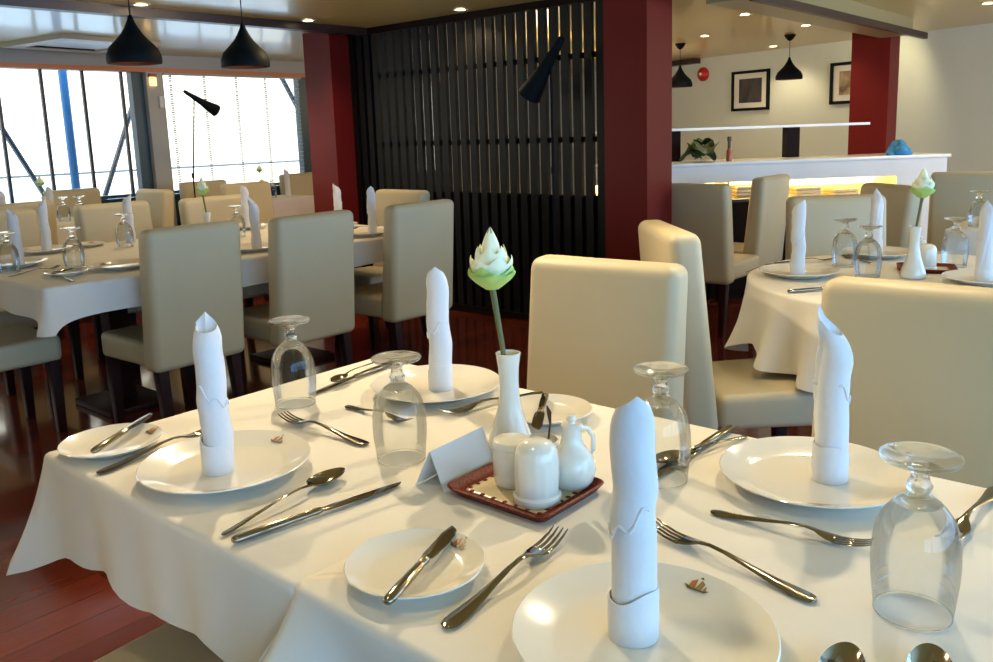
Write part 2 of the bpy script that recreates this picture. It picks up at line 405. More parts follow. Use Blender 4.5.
def rect_perim(x0, x1, y0, y1, drop, corner, cflare, sides=(1, 1, 1, 1), step=.02, r=.015, special=None):
    """sides = -y, +x, +y, -x ; returns perimeter with corner tips hanging lower"""
    cs = [(x0, y0), (x1, y0), (x1, y1), (x0, y1)]
    out = []
    for k in range(4):
        a = Vector(cs[k]); b = Vector(cs[(k+1) % 4]); L = (b-a).length; n = max(6, int(L/step)); d = (b-a)/L; nn = Vector((d.y, -d.x))
        pn = Vector(((a-Vector(cs[k-1])).normalized().y, -(a-Vector(cs[k-1])).normalized().x))
        for q in range(3):       # rounded corner fan
            f = (q+.5)/3; nv = (pn*(1-f)+nn*f).normalized()
            p = a - (pn+nn)*r + nv*r
            on = sides[k] if f > .5 else sides[k-1]
            both = sides[k] and sides[k-1]
            out.append((p.x, p.y, nv.x, nv.y, (corner if both else (drop if on else .004)), cflare if both else .0, k))
        for q in range(1, n):
            s_ = q/n*L; p = a+d*s_
            if s_ < r*1.2 or L-s_ < r*1.2: continue
            e0 = exp(-s_/.05) if sides[k-1] else 0; e1 = exp(-(L-s_)/.05) if sides[(k+1) % 4] else 0
            e = max(e0, e1)
            if sides[k]: out.append((p.x, p.y, nn.x, nn.y, drop+(corner-drop)*e, cflare*e, k))
            else: out.append((p.x, p.y, nn.x, nn.y, .004, 0, k))
    if special: out = [special(*p) for p in out]
    return [p[:6] for p in out]

# the front table is two square tables pushed together, each with its own cloth
make_table('dining_table', 'square table under the left half of the front dining cloth', 0, .814, .345, 1.095)
make_table('dining_table', 'square table under the nearest half of the front dining cloth', 0, .814, -.46, .330)
def sp1(x, y, nx, ny, d, fl, k):
    if k == 3: d += .010*sin(y*19)+.008*sin(y*41+1)
    return (x, y, nx, ny, d, fl, k)
c1 = cloth_mesh(rect_perim(0, .814, .325, 1.095, .178, .190, .075, (0, 1, 1, 1), special=sp1), .751, wave=lambda u: .006*sin(u*150)+.004*sin(u*67+1))
tag(c1.build('tablecloth', M['linen'], angle=60), 'white tablecloth on the front table, left half with the hanging far-left corner', 'tablecloth', 'white tablecloths')
def sp2(x, y, nx, ny, d, fl, k):
    # sharp pleat hanging out at the corner nearest the first cloth
    if k == 3 and y > -.10:
        d = .19; u = max(0, 1-(.338-y)/.10)
        fl = .005+.165*u; nx, ny = Vector((-1, .12*u)).normalized()
    if k == 2:
        if x < .02: d, fl = .19, .17; nx, ny = Vector((-1, .16)).normalized()
        else: d = .004
    return (x, y, nx, ny, d, fl, k)
c2 = cloth_mesh(rect_perim(-.002, .816, -.46, .338, .14, .22, .08, (1, 1, 0, 1), special=sp2), .7518, wave=lambda u: .007*sin(u*140)+.005*sin(u*61))
tag(c2.build('tablecloth', M['linen'], angle=60), 'white tablecloth nearest the camera with a sharp corner pleat on the left', 'tablecloth', 'white tablecloths')
# long table by the screen (turned a little)
make_table('dining_table', 'long table under the white cloth before the slatted screen', .80, 2.91, 3.05, 4.32)
c3 = cloth_mesh(rect_perim(.76, 2.95, 3.0, 4.36, .135, .185, .05, (1, 1, 1, 1)), .751, wave=lambda u: .008*sin(u*120)+.006*sin(u*47))
tag(c3.build('tablecloth', M['linen'], angle=60), 'white tablecloth on the long table by the slatted screen, with a pointed left corner', 'tablecloth', 'white tablecloths')
# table by the left window
make_table('dining_table', 'small table below the left window under a white cloth', 1.65, 2.50, 5.88, 6.46)
c4 = cloth_mesh(rect_perim(1.62, 2.53, 5.85, 6.5, .16, .25, .05), .751, wave=lambda u: .008*sin(u*80))
tag(c4.build('tablecloth', M['linen'], angle=60), 'white tablecloth on the small table below the left window', 'tablecloth', 'white tablecloths')
# pinkish covered table beside the left column
make_table('side_table', 'small square table under the pinkish cloth beside the left red column', 3.93, 4.42, 6.10, 6.55)
c5 = cloth_mesh(rect_perim(3.9, 4.45, 6.07, 6.58, .3, .34, .04), .765, wave=lambda u: .012*sin(u*70))
tag(c5.build('tablecloth', M['lilac'], angle=60), 'pinkish tablecloth hanging over the small table left of the red column', 'tablecloth', 'white tablecloths')
# far table before the bar, right edge
make_table('dining_table', 'far table at the right edge below the bar', 4.12, 4.9, -.35, .50)
c6 = cloth_mesh(rect_perim(4.08, 4.93, -.40, .55, .2, .28, .05), .751, wave=lambda u: .012*sin(u*90))
tag(c6.build('tablecloth', M['linen'], angle=60), 'white tablecloth on the far table at the right edge below the bar', 'tablecloth', 'white tablecloths')
# round table
RC = (2.61, .24); RR = .62
t = empty('round_table', (RC[0], RC[1], 0), 0, 'round table under the scalloped white cloth at right', 'table')
MB().lathe([(0, .715), (RR-.02, .715), (RR-.012, .73), (RR-.02, .744), (0, .744)], 64).build('tabletop', M['leg'], t)
MB().lathe([(0, .04), (.06, .04), (.05, .1), (.05, .66), (.12, .715), (0, .715)], 32).build('pedestal', M['leg'], t)
MB().lathe([(0, 0), (.24, 0), (.24, .02), (.1, .04), (0, .04)], 48).build('base', M['leg'], t)
n = 240; per = []
for i in range(n):
    a = 2*pi*i/n
    per.append((RC[0]+(RR)*cos(a), RC[1]+(RR)*sin(a), cos(a), sin(a), .245+.03*sin(a*7+.6)+.012*sin(a*13), .036+.036*sin(a*18)+.016*sin(a*29+2)))
tag(cloth_mesh(per, .751, rings=14).build('tablecloth', M['linen'], angle=60), 'white cloth with rippled hem over the round table', 'tablecloth', 'white tablecloths')

# ------------------------------------------------------------------ tableware
PZ = .7525
def make_plate(R, name, cat):
    def f():
        t = empty(name, label='x', cat=cat)
        k = R/.14; h = .0215 if R > .1 else .017
        MB().lathe([(0, .002), (.075*k, .002), (.080*k, 0), (.086*k, 0), (.092*k, .004), (.118*k, h*.6), (.136*k, h*.90), (.140*k, h), (.1385*k, h+.0015), (.134*k, h), (.115*k, h*.68), (.098*k, .008), (.09*k, .0065), (0, .006)], 96).build('dish', M['china'], t, angle=50)
        # little printed emblem on the rim: a dark hull under two rust sails
        e = MB(); r = .119*k; z = h*.74+.0012; q = .0018
        sl = (h*.92-h*.66)/(.134*k-.115*k)
        def P(x, y): return (r+y, x, z+y*sl)
        def poly(pts, mi): e.add([P(*p) for p in pts], [tuple(range(len(pts)))], mi)
        poly([(-.016, -.004), (-.011, -.009), (.010, -.009), (.016, -.003), (.006, -.006), (-.008, -.006)], 2)
        poly([(-.006, -.005), (.001, -.006), (-.001, .008), (-.007, .004)], 0)
        poly([(.002, -.006), (.010, -.005), (.010, .003), (.004, .008)], 1)
        poly([(-.012, -.005), (-.008, -.005), (-.010, .002)], 0)
        poly([(-.003, .009), (.003, .010), (.000, .013)], 2)
        me = e.mesh('emblem'); link('emblem', me, [M['emblem'], M['emblem2'], M['emblem3']], t, smooth=False)
        t.children[-1]['label'] = 'small gilt and rust printed boat emblem'
        return t
    return Maker(f)
dinner = make_plate(.14, 'dinner_plate', 'plate')
side = make_plate(.0885, 'side_plate', 'plate')

def make_napkin(seed, hgt, twist, tip, slope=.10, cuffr=.0262):
    rnd = random.Random(seed)
    t = empty('rolled_napkin', label='x', cat='napkin')
    n, m = 44, 26; ph = rnd.random()*6.28
    kinks = [(rnd.random(), rnd.random()*6.28, rnd.uniform(.0006, .0016)) for _ in range(6)]
    def rad(a, u):
        r = .0245-.0018*u
        seam = ((a-ph-twist*u) % (2*pi))/(2*pi)
        r += .0048*seam - .0018
        for kz, ka, am in kinks: r += am*exp(-((u-kz)/.07)**2)*cos(a-ka)*2
        return r
    vs = []; fs = []
    for j in range(m+1):
        u = j/m
        for i in range(n):
            a = 2*pi*i/n
            ha = hgt*(1-slope*abs(sin((a-tip)/2))**.8)   # slanting, pointed top
            z = .004+ha*u; r = rad(a, u)
            pinch = max(0, (u-.90)/.10)
            pk = 1-.26*pinch*pinch
            vs.append((r*cos(a)*pk+.006*pinch*cos(tip), r*sin(a)*pk+.006*pinch*sin(tip), z))
    for j in range(m):
        for i in range(n):
            k = (i+1) % n; fs.append((j*n+i, j*n+k, (j+1)*n+k, (j+1)*n+i))
    b = len(vs)
    for i in range(n):      # inner lip so that the roll reads as cloth with a hollow top
        a = 2*pi*i/n; ha = hgt*(1-slope*abs(sin((a-tip)/2))**.8)
        vs.append((.55*rad(a, .9)*cos(a)*.45, .55*rad(a, .9)*sin(a)*.7, .004+ha*.88))
    for i in range(n):
        k = (i+1) % n; fs.append((m*n+i, m*n+k, b+k, b+i))
    fs.append(tuple(b+i for i in range(n)))
    fs.append(tuple(reversed(range(n))))
    MB().add(vs, fs).build('roll', M['napkin'], t, angle=70)
    # cuff folded up around the foot of the roll, its top edge slanting
    vs = []; fs = []
    for lay, (r, s0, s1) in enumerate(((.0295, 0, 1), (.0312, 0, 1), (.0312, 1, 1), (.0290, 1, 1))): pass
    for (r, top) in ((cuffr, 0), (cuffr+.0016, 0), (cuffr+.0014, 1), (cuffr-.0004, 1), (cuffr-.001, 0)):
        for i in range(n):
            a = 2*pi*i/n; hh = .052+.008*cos(a-tip-1.2)+.003*sin(3*a+ph)
            rr = r*(1+.015*sin(2*a+ph))
            vs.append((rr*cos(a), rr*sin(a), hh if top else .0))
    for j in range(4):
        for i in range(n):
            k = (i+1) % n; fs.append((j*n+i, j*n+k, (j+1)*n+k, (j+1)*n+i))
    MB().add(vs, fs).build('cuff', M['napkin'], t, angle=50)
    # a loose tie thread spiralling round the roll
    pts = []
    for i in range(33):
        a = tip+2.2+i/32*4.6; u = .62-.16*sin((i/32)*pi)+.03*sin(i*.9)
        r = rad(a % (2*pi), u)+.0012; pts.append((r*cos(a), r*sin(a), hgt*.8*u+.02))
    MB().tube(pts, .0016, 6).build('tie', M['napkin'], t)
    return t

def make_fork():
    t = empty('fork', label='x', cat='fork'); b = MB()
    # handle end at x=0, tines toward +x ; length .205
    st = []
    for x, w, z in ((0, .003, .0022), (.003, .0072, .0022), (.010, .0095, .0023), (.022, .0098, .0026), (.045, .0075, .0040), (.075, .0048, .0075), (.105, .0034, .0115), (.125, .0031, .0125), (.137, .0045, .0110), (.145, .0085, .0085), (.153, .0112, .0065), (.163, .0120, .0052)):
        st.append((x, 0, w, z))
    b.ribbon(st, .0026)
    b.build('handle', M['steel'], t, angle=60)
    b = MB()
    for k in range(4):
        y = -.0093+.0062*k
        b.ribbon([(.160, y, .0030, .0052), (.168, y, .0023, .0049), (.180, y, .0020, .0055), (.195, y*.97, .0016, .0085), (.206, y*.95, .0007, .0125)], .0018)
    b.build('tines', M['steel'], t, angle=60)
    return t
fork = Maker(make_fork)
def make_knife(L, hl, bw):
    def f():
        t = empty('table_knife', label='x', cat='knife')
        MB().tube([(0, 0, .006), (.002, 0, .006), (.008, 0, .006), (hl*.4, 0, .006), (hl*.8, 0, .006), (hl-.012, 0, .006), (hl-.010, 0, .006), (hl-.004, 0, .006), (hl, 0, .006), (hl+.006, 0, .006)],
                  [.003, .0062, .0078, .0080, .0068, .0056, .0066, .0070, .0062, .004], 14, flat=.72).build('handle', M['steel'], t, angle=50)
        st = [(hl+.002, 0, .005, .006)]
        for u, w, y in ((.03, .75, .0), (.15, .92, .0), (.5, 1., .0), (.75, .95, .001), (.88, .75, .002), (.95, .5, .0035), (1., .08, .006)):
            st.append((hl+u*(L-hl), y*bw/.01, w*bw, .006-.003*u))
        MB().ribbon(st, .0022).build('blade', M['steel'], t, angle=60)
        return t
    return Maker(f)
knife = make_knife(.283, .135, .0098)
bknife = make_knife(.20, .105, .0105)
def make_spoon():
    t = empty('spoon', label='x', cat='spoon'); b = MB()
    b.ribbon([(0, 0, .002, .003), (.004, 0, .0055, .003), (.015, 0, .0062, .003), (.06, 0, .0042, .0075), (.12, 0, .0030, .0135), (.155, 0, .0030, .0140), (.172, 0, .0040, .0120), (.180, 0, .0055, .011)], .0026)
    b.build('handle', M['steel'], t, angle=60)
    vs = []; fs = []; n = 28; rg = [0, .3, .55, .75, .9, 1.]
    cx, a_, b_ = .215, .040, .0215
    for sgn in (0, 1):
        for r in rg:
            for i in range(n):
                a = 2*pi*i/n; egg = 1-.14*cos(a)*1.0
                vs.append((cx+a_*r*cos(a), b_*r*sin(a)*egg, .0012+.0105*r**2.2+(.0015 if sgn else 0)))
    m = len(rg)
    for sgn in (0, 1):
        o = sgn*m*n
        for j in range(m-1):
            for i in range(n):
                k = (i+1) % n; fs.append((o+j*n+i, o+j*n+k, o+(j+1)*n+k, o+(j+1)*n+i))
    for i in range(n):
        k = (i+1) % n; fs.append(((m-1)*n+i, (m-1)*n+k, m*n+(m-1)*n+k, m*n+(m-1)*n+i))
    MB().add(vs, fs).build('bowl', M['steel'], t, angle=70)
    return t
spoon = Maker(make_spoon)
def make_goblet():
    t = empty('goblet', label='x', cat='glass')
    MB().lathe([(.0405, .0), (.0428, .02), (.0452, .042), (.0460, .060), (.0452, .080), (.0424, .098), (.0370, .112), (.0295, .122), (.0237, .128)], 56).build('bowl', M['bowl'], t, angle=80)
    MB().lathe([(.0395, .0), (.0405, .0), (.0412, .0012), (.0402, .0024), (.0393, .0012), (.0395, 0)], 56).build('rim', M['foot'], t, angle=80)
    MB().lathe([(0, .120), (.014, .1215), (.0245, .1275), (.0175, .1325), (.0128, .1365), (.0108, .1395), (.0128, .1435), (.0138, .147), (.0112, .152), (.0095, .157), (.0096, .162), (.0125, .1665), (.019, .1697), (.040, .1755), (.0422, .178), (.0415, .1805), (.030, .1815), (0, .180)], 56).build('foot', M['foot'], t, angle=60)
    return t
goblet = Maker(make_goblet)
def place(mk, a, b, label, group=None, z=PZ, L=None, z1=None, flip=False):
    """lay a piece of cutlery with its handle end at a, pointing to b"""
    d = Vector((b[0]-a[0], b[1]-a[1])); ang = atan2(d.y, d.x)
    o = mk((a[0], a[1], z), ang, label, group)
    if L:
        k = d.length/L; o.scale = (k, k, k)
    if z1 is not None:
        o.rotation_euler = (0, -math.asin((z1-z)/d.length), ang)
    return o

NP = [make_napkin(1, .262, 1.2, 1.0, .11, .0248), make_napkin(2, .266, .8, 3.2, .09, .0248), make_napkin(3, .272, -.9, 3.9, .09), make_napkin(4, .268, 1.5, 2.0, .17, .0250)]
npk_i = [0]
def napkin(loc, rz, label, group, proto=None, sc=None):
    i = npk_i[0]; npk_i[0] += 1
    if i < 4:
        o = NP[i]; o.location = loc; o.rotation_euler = (0, 0, rz); tag(o, label, None, group)
    else: o = dup(NP[proto if proto is not None else i % 4], loc, rz, label, group)
    if sc: o.scale = sc
    return o
GP, GN, GC, GG = 'plates on the front table', 'napkins on the front table', 'cutlery on the front table', 'upturned goblets on the front table'
ZP = PZ+.0065
# dinner plates: (x, y, emblem bearing)
def plate(mk, x, y, ex, ey, label, group): return mk((x, y, PZ), atan2(ey-y, ex-x), label, group)
plate(dinner, .156, .729, .277, .748, 'dinner plate at the left of the front table, under the left napkin', GP)
plate(dinner, .678, .750, .60, .66, 'dinner plate in front of the facing chair, behind two goblets', GP)
plate(dinner, .156, -.074, .29, -.078, 'dinner plate nearest the camera, cut by the bottom edge', GP)
plate(dinner, .678, -.062, .57, -.111, 'dinner plate at right before the large chair', GP)
plate(side, .089, 1.000, .16, .994, 'side plate with a butter knife at the far-left table corner', GP)
plate(side, .113, .230, .184, .222, 'side plate with a butter knife in the front foreground', GP)
plate(side, .685, .457, .62, .45, 'side plate behind the condiment tray, in front of the facing chair', GP)
napkin((.142, .729, ZP), radians(0), 'rolled napkin standing on the left plate of the front table', GN)
napkin((.687, .745, ZP), radians(40), 'rolled napkin standing on the plate left of the lotus vase', GN)
napkin((.160, -.060, ZP), radians(0), 'bluish rolled napkin nearest the camera, in a wide cuff', GN)
napkin((.692, -.082, ZP), radians(-20), 'rolled napkin standing before the large chair at right', GN)
# cutlery
place(knife, (.014, .489), (.295, .445), 'long dinner knife beside the spoon, right of the left plate', GC)
place(spoon, (.019, .522), (.264, .555), 'spoon between the left plate and the long knife', GC, L=.255)
place(fork, (.375, .625), (.371, .873), 'dessert fork above the left plate, tines toward the left goblet', GC, L=.206)
place(fork, (.015, .898), (.160, .917), 'fork between the left side plate and left dinner plate', GC)
place(bknife, (.035, .955), (.200, 1.062), 'butter knife lying on the far-left side plate', GC, z=.768, z1=.772)
place(bknife, (.023, .184), (.203, .248), 'butter knife lying on the foreground side plate', GC, z=.766, z1=.768)
place(fork, (.047, .115), (.300, .140), 'fork between the foreground side plate and the nearest napkin, tines up', GC, L=.206)
place(fork, (.348, -.188), (.392, .053), 'dessert fork above the nearest plate, tines by the nearest napkin', GC, L=.206)
place(spoon, (.028, -.288), (.274, -.250), 'round spoon bowl at the bottom edge, right beside the nearest plate', GC, L=.255)
place(spoon, (.075, -.372), (.322, -.316), 'second spoon tip at the bottom edge below the right goblet', GC, L=.255)
place(knife, (.821, .138), (.560, .141), 'dinner knife behind the goblet right of the nearest napkin', GC)
place(spoon, (.800, .101), (.585, .165), 'spoon beside the dinner knife before the shadowed chair seat', GC, L=.255)
place(fork, (.490, .014), (.509, -.201), 'dessert fork left of the right goblet', GC, L=.206)
place(fork, (.815, -.288), (.635, -.275), 'fork behind the right goblet at the right table edge', GC)
place(knife, (.775, .990), (.500, .958), 'dinner knife at the back corner behind the left goblet', GC)
place(spoon, (.740, 1.020), (.560, .958), 'spoon crossing the dinner knife behind the left goblet', GC, L=.255, z=PZ+.008)
place(fork, (.497, .832), (.496, .640), 'dessert fork seen through the middle goblet', GC, L=.206)
place(fork, (.800, .556), (.600, .610), 'fork left of the lotus vase, by the back plate', GC)
place(bknife, (.745, .505), (.585, .405), 'butter knife on the side plate behind the cruet', GC, z=.767, z1=.768)
# goblets
for x, y, lb in ((.448, .936, 'upturned goblet furthest left on the front table'), (.369, .529, 'upturned goblet in the middle, before the lotus plate'), (.553, .131, 'upturned goblet behind the nearest napkin'), (.394, -.279, 'large upturned goblet nearest the right edge of the picture')):
    goblet((x, y, PZ), random.random()*3, lb, GG, (1, 1, 1.03) if y < 0 else None)

# vase with lotus
def make_vase():
    t = empty('bud_vase', label='x', cat='vase')
    MB().lathe([(0, .0), (.040, 0), (.043, .004), (.043, .012), (.038, .030), (.029, .055), (.0215, .080), (.0175, .105), (.0165, .130), (.0175, .155), (.0200, .172), (.0212, .180), (.0195, .1805), (.0165, .165), (.0145, .12), (0, .11)], 48).build('body', M['porcelain'], t, angle=70)
    return t
vase = Maker(make_vase)
def make_lotus():
    t = empty('lotus_flower', label='x', cat='flower')
    MB().tube([(0, 0, -.07), (.0, 0, -.04), (-.004, .002, 0), (-.010, .006, .05), (-.016, .010, .10)], [.0042, .0042, .0045, .0048, .0055], 10).build('stem', M['stem'], t)
    top = Vector((-.016, .010, .098))
    def petal(L, W, base_r, a, lean, curl, z0, tipc=.3):
        vs = []; fs = []; nu, nv = 10, 8
        for i in range(nu+1):
            u = i/nu; w = W*(max(0, sin(pi*min(1, (u*.86+.14))))**.75)*(1 if u < .7 else max(0, 1-(u-.7)/.3)**.6)
            for j in range(nv+1):
                v = (j/nv-.5)*2
                rad = base_r + lean*sin(u*pi*.62)+curl*u*u
                ang = v*w/max(rad, .012)
                ang = max(-1.1, min(1.1, ang))
                r = rad-.004*abs(v)*(1-u)
                vs.append((r*cos(ang), r*sin(ang), z0+L*u))
        for i in range(nu):
            for j in range(nv):
                k = i*(nv+1)+j; fs.append((k, k+1, k+nv+2, k+nv+1))
        return [Matrix.Rotation(a, 4, 'Z') @ Vector(p) + top for p in vs], fs
    inner = MB(); mid = MB(); outer = MB()
    for k in range(5): inner.add(*petal(.092, .026, .008, k*2*pi/5+.3, .018, -.024, .010))
    for k in range(6): mid.add(*petal(.068, .030, .010, k*2*pi/6+.1, .022, -.008, .004))
    for k in range(6): mid.add(*petal(.054, .030, .013, k*2*pi/6+.6, .024, -.001, .002))
    inner.build('inner_petals', M['lotus'], t, angle=70); mid.build('middle_petals', M['lotus'], t, angle=70)
    for k in range(6): outer.add(*petal(.034, .031, .012, k*2*pi/6+.35, .024, .008, -.002))
    for k in range(4): outer.add(*petal(.042, .030, .012, k*2*pi/4+.9, .026, .000, -.002))
    outer.build('green_sepals', M['lotusg'], t, angle=70)
    return t
lotus = Maker(make_lotus)
vase((.495, .389, PZ), 0, 'white bud vase holding the large lotus on the front table', 'bud vases')
lotus((.492, .393, PZ+.193), radians(-35), 'white and green lotus bud standing tall in the front bud vase', 'lotus flowers')

# condiment tray and pots
tx, ty = .388, .272
tr = empty('condiment_tray', (tx, ty, PZ), 0, 'red patterned tray with a cream centre under the white pots', 'tray')
def rrect(hx, hy, r, z, n=6):
    out = []
    for cx, cy, a0 in ((hx-r, hy-r, 0), (-hx+r, hy-r, 90), (-hx+r, -hy+r, 180), (hx-r, -hy+r, 270)):
        for i in range(n+1):
            a = radians(a0+90*i/n); out.append((cx+r*cos(a), cy+r*sin(a), z))
    return out
def loft(loops, cap0=True, cap1=True):
    n = len(loops[0]); vs = [p for l in loops for p in l]; fs = []
    for j in range(len(loops)-1):
        for i in range(n):
            k = (i+1) % n; fs.append((j*n+i, j*n+k, (j+1)*n+k, (j+1)*n+i))
    if cap0: fs.append(tuple(range(n)))
    if cap1: fs.append(tuple(range((len(loops)-1)*n, len(loops)*n)))
    return vs, fs
HX, HY = .083, .098
MB().add(*loft([rrect(HX-.012, HY-.012, .012, 0), rrect(HX-.003, HY-.003, .018, .010), rrect(HX, HY, .02, .014), rrect(HX-.003, HY-.003, .018, .0155), rrect(HX-.012, HY-.012, .014, .007), rrect(HX-.022, HY-.022, .010, .0055)], True, True)).build('rim', M['trayr'], tr, angle=50)
MB().add(*loft([rrect(HX-.024, HY-.024, .009, .0057), rrect(HX-.0245, HY-.0245, .009, .0062)])).build('centre', M['trayc'], tr)
sc_ = MB()
for i in range(26):      # scalloped motif where border meets the cream
    s_ = i/26*4; k = int(s_); u = (s_-k)*2-1; hx, hy = HX-.027, HY-.027
    p = ((u*hx, -hy), (hx, u*hy), (-u*hx, hy), (-hx, -u*hy))[k]
    sc_.lathe([(0, .0062), (.0042, .0062), (.0036, .0069), (0, .0070)], 8, c=p)
sc_.build('border_motif', M['trayr'], tr)
TZ = PZ+.0066
o = empty('salt_pot', (.366, .232, TZ), 0, 'ribbed white salt pot on a wide foot, front of the red tray', 'pot')
MB().lathe([(0, .0), (.035, 0), (.0362, .004), (.036, .010), (.033, .013), (0, .013)], 40).build('foot', M['porcelain'], o)
b = MB(); prof = [(.0315, .013), (.0325, .02), (.0335, .045), (.0330, .065), (.0310, .078), (.025, .088), (.014, .0935), (0, .095)]; n = 60
vs = []; fs = []
for r, z in prof[:-1]:
    for i in range(n):
        a = 2*pi*i/n; rr = r*(1+.012*cos(a*15)*(1 if z < .075 else .3)); vs.append((rr*cos(a), rr*sin(a), z))
for j in range(len(prof)-2):
    for i in range(n):
        k = (i+1) % n; fs.append((j*n+i, j*n+k, (j+1)*n+k, (j+1)*n+i))
vs.append((0, 0, .095)); j = (len(prof)-2)*n
for i in range(n): fs.append((j+i, j+(i+1) % n, len(vs)-1))
b.add(vs, fs).build('body', M['porcelain'], o, angle=60)
o = empty('mustard_pot', (.392, .300, TZ), 0, 'white lidded pot at the left back of the red tray', 'pot')
MB().lathe([(0, 0), (.026, 0), (.0285, .004), (.030, .02), (.0305, .055), (.0290, .062), (.027, .062), (.026, .055), (0, .05)], 40).build('body', M['porcelain'], o)
MB().lathe([(.029, .0605), (.0318, .062), (.0318, .066), (.028, .072), (.012, .077), (0, .078)], 40).build('lid', M['porcelain'], o)
o = empty('sauce_pot', (.446, .286, TZ), 0, 'open white pot behind the salt pot, holding a dark spoon', 'pot')
MB().lathe([(0, 0), (.024, 0), (.029, .012), (.031, .035), (.030, .055), (.0275, .058), (.027, .05), (.026, .012), (0, .008)], 40).build('body', M['porcelain'], o)
o = empty('mustard_spoon', (.447, .279, TZ+.03), 0, 'tiny dark spoon sticking up out of the sauce pot', 'spoon')
MB().tube([(0, 0, -.018), (.004, -.004, .02), (.007, -.007, .055), (.006, -.006, .074), (.004, -.004, .084)], [.0022, .0018, .0022, .0048, .0030], 10, flat=.5).build('handle', M['woodspoon'], o)
MB().lathe([(0, -.021), (.006, -.019), (.008, -.013), (.004, -.009), (0, -.010)], 14).build('bowl', M['woodspoon'], o)
o = empty('oil_cruet', (.442, .222, TZ), 0, 'white bulbous cruet with a stopper at the right of the red tray', 'cruet')
MB().lathe([(0, 0), (.026, 0), (.033, .010), (.0365, .026), (.0345, .042), (.027, .055), (.019, .064), (.0155, .075), (.0150, .092), (.0165, .097), (.015, .099), (0, .099)], 44).build('body', M['porcelain'], o)
MB().lathe([(0, .098), (.007, .098), (.006, .102), (.0085, .107), (.0065, .112), (0, .113)], 24).build('stopper', M['porcelain'], o)
MB().tube([(.013, -.006, .090), (.026, -.012, .086), (.034, -.016, .070), (.034, -.016, .050), (.030, -.014, .040)], .0038, 10).build('handle', M['porcelain'], o)
# tent card
o = empty('tent_card', (.308, .400, PZ), radians(4), 'blank frosted tent card left of the red tray', 'card')
d = .029; h = .060; th = .0012
MB().hexa([(0, -d-th, 0), (.134, -d-th, 0), (.134, -d, 0), (0, -d, 0), (.004, -th, h), (.138, -th, h), (.138, 0, h), (.004, 0, h)]).build('front_panel', M['card'], o, smooth=False)
MB().hexa([(0, d, 0), (.134, d, 0), (.134, d+th, 0), (0, d+th, 0), (.004, 0, h), (.138, 0, h), (.138, th, h), (.004, th, h)]).build('rear_panel', M['cardw'], o, smooth=False)

# ------------------------------------------------------------------ long table settings
L_ = 'tableware on the long table'
for x, y, lb in ((1.21, 3.25, 'dinner plate on the long table, left of the nearest grey-backed chair'), (1.86, 3.215, 'dinner plate on the long table between the two nearest grey-backed chairs'), (2.56, 3.16, 'dinner plate on the long table between the middle and third chairs'),
                 (.95, 3.80, 'dinner plate at the left end of the long table'), (1.25, 4.23, 'dinner plate on the far side of the long table, far left'), (2.44, 4.20, 'dinner plate on the far side of the long table, behind the middle chair'), (2.76, 3.68, 'dinner plate at the right end of the long table')):
    dinner((x, y, PZ), 2.0, lb, L_)
side((.968, 3.28, PZ), 1., 'side plate near the left corner of the long table', L_)
side((1.50, 4.26, PZ), 1., 'side plate at the far edge of the long table before the orange-tan chair', L_)
side((2.15, 3.2, PZ), 1., 'side plate on the long table hidden beside the middle chair', L_)
GL = 'napkins on the long table'
napkin((.965, 3.80, ZP), 1., 'rolled napkin at the left end of the long table, nearest the frame edge', GL, 0)
napkin((1.265, 4.23, ZP), 2., 'rolled napkin second from the left frame edge on the long table', GL, 1)
napkin((1.885, 3.22, ZP), 0., 'rolled napkin just left of the middle grey-backed chair', GL, 3)
napkin((2.47, 4.20, ZP), .5, 'taller-looking napkin behind the one beside the middle chair', GL, 1)
napkin((2.60, 3.15, ZP), 1., 'rolled napkin left of the third grey-backed chair', GL, 1)
napkin((2.79, 3.68, ZP), 2., 'slim napkin before the left red column', GL, 0)
napkin((1.72, 4.22, PZ), 2., 'rolled napkin between the orange-tan and the narrow chair', GL, 2)
GGL = 'upturned goblets on the long table'
goblet((1.10, 3.51, PZ), 0, 'upturned goblet near the left corner of the long table', GGL)
goblet((1.59, 4.02, PZ), 0, 'upturned goblet before the orange-tan chair', GGL)
goblet((2.16, 3.82, PZ), 0, 'upturned goblet between the two nearest grey-backed chairs', GGL)
goblet((.86, 3.62, PZ), 0, 'upturned goblet at the left frame edge on the long table', GGL)
vase((1.845, 3.60, PZ), 0, 'small bud vase behind the nearest grey-backed chair', 'bud vases')
o = lotus((1.845, 3.60, PZ+.181), radians(50), 'green lotus bud rising behind the nearest grey-backed chair', 'lotus flowers'); o.scale = (.85, .85, .95)
GCL = 'cutlery on the long table'
place(fork, (.80, 3.47), (1.0, 3.52), 'fork at the left end of the long table', GCL)
place(knife, (1.385, 3.04), (1.38, 3.32), 'knife beside the plate left of the nearest grey-backed chair', GCL)
place(fork, (.90, 3.06), (.91, 3.26), 'fork at the near left corner of the long table', GCL)
place(knife, (1.64, 3.04), (1.66, 3.32), 'knife beside the plate between the two nearest chairs', GCL)
place(bknife, (.90, 3.26), (1.04, 3.32), 'butter knife on the side plate of the long table', GCL, z=.767, z1=.768)
place(spoon, (.83, 3.96), (1.07, 3.98), 'spoon beside the end plate of the long table', GCL, L=.255)
place(knife, (2.30, 3.05), (2.31, 3.33), 'knife left of the third chair on the long table', GCL)
place(fork, (2.92, 3.45), (2.72, 3.46), 'fork at the right end of the long table', GCL)

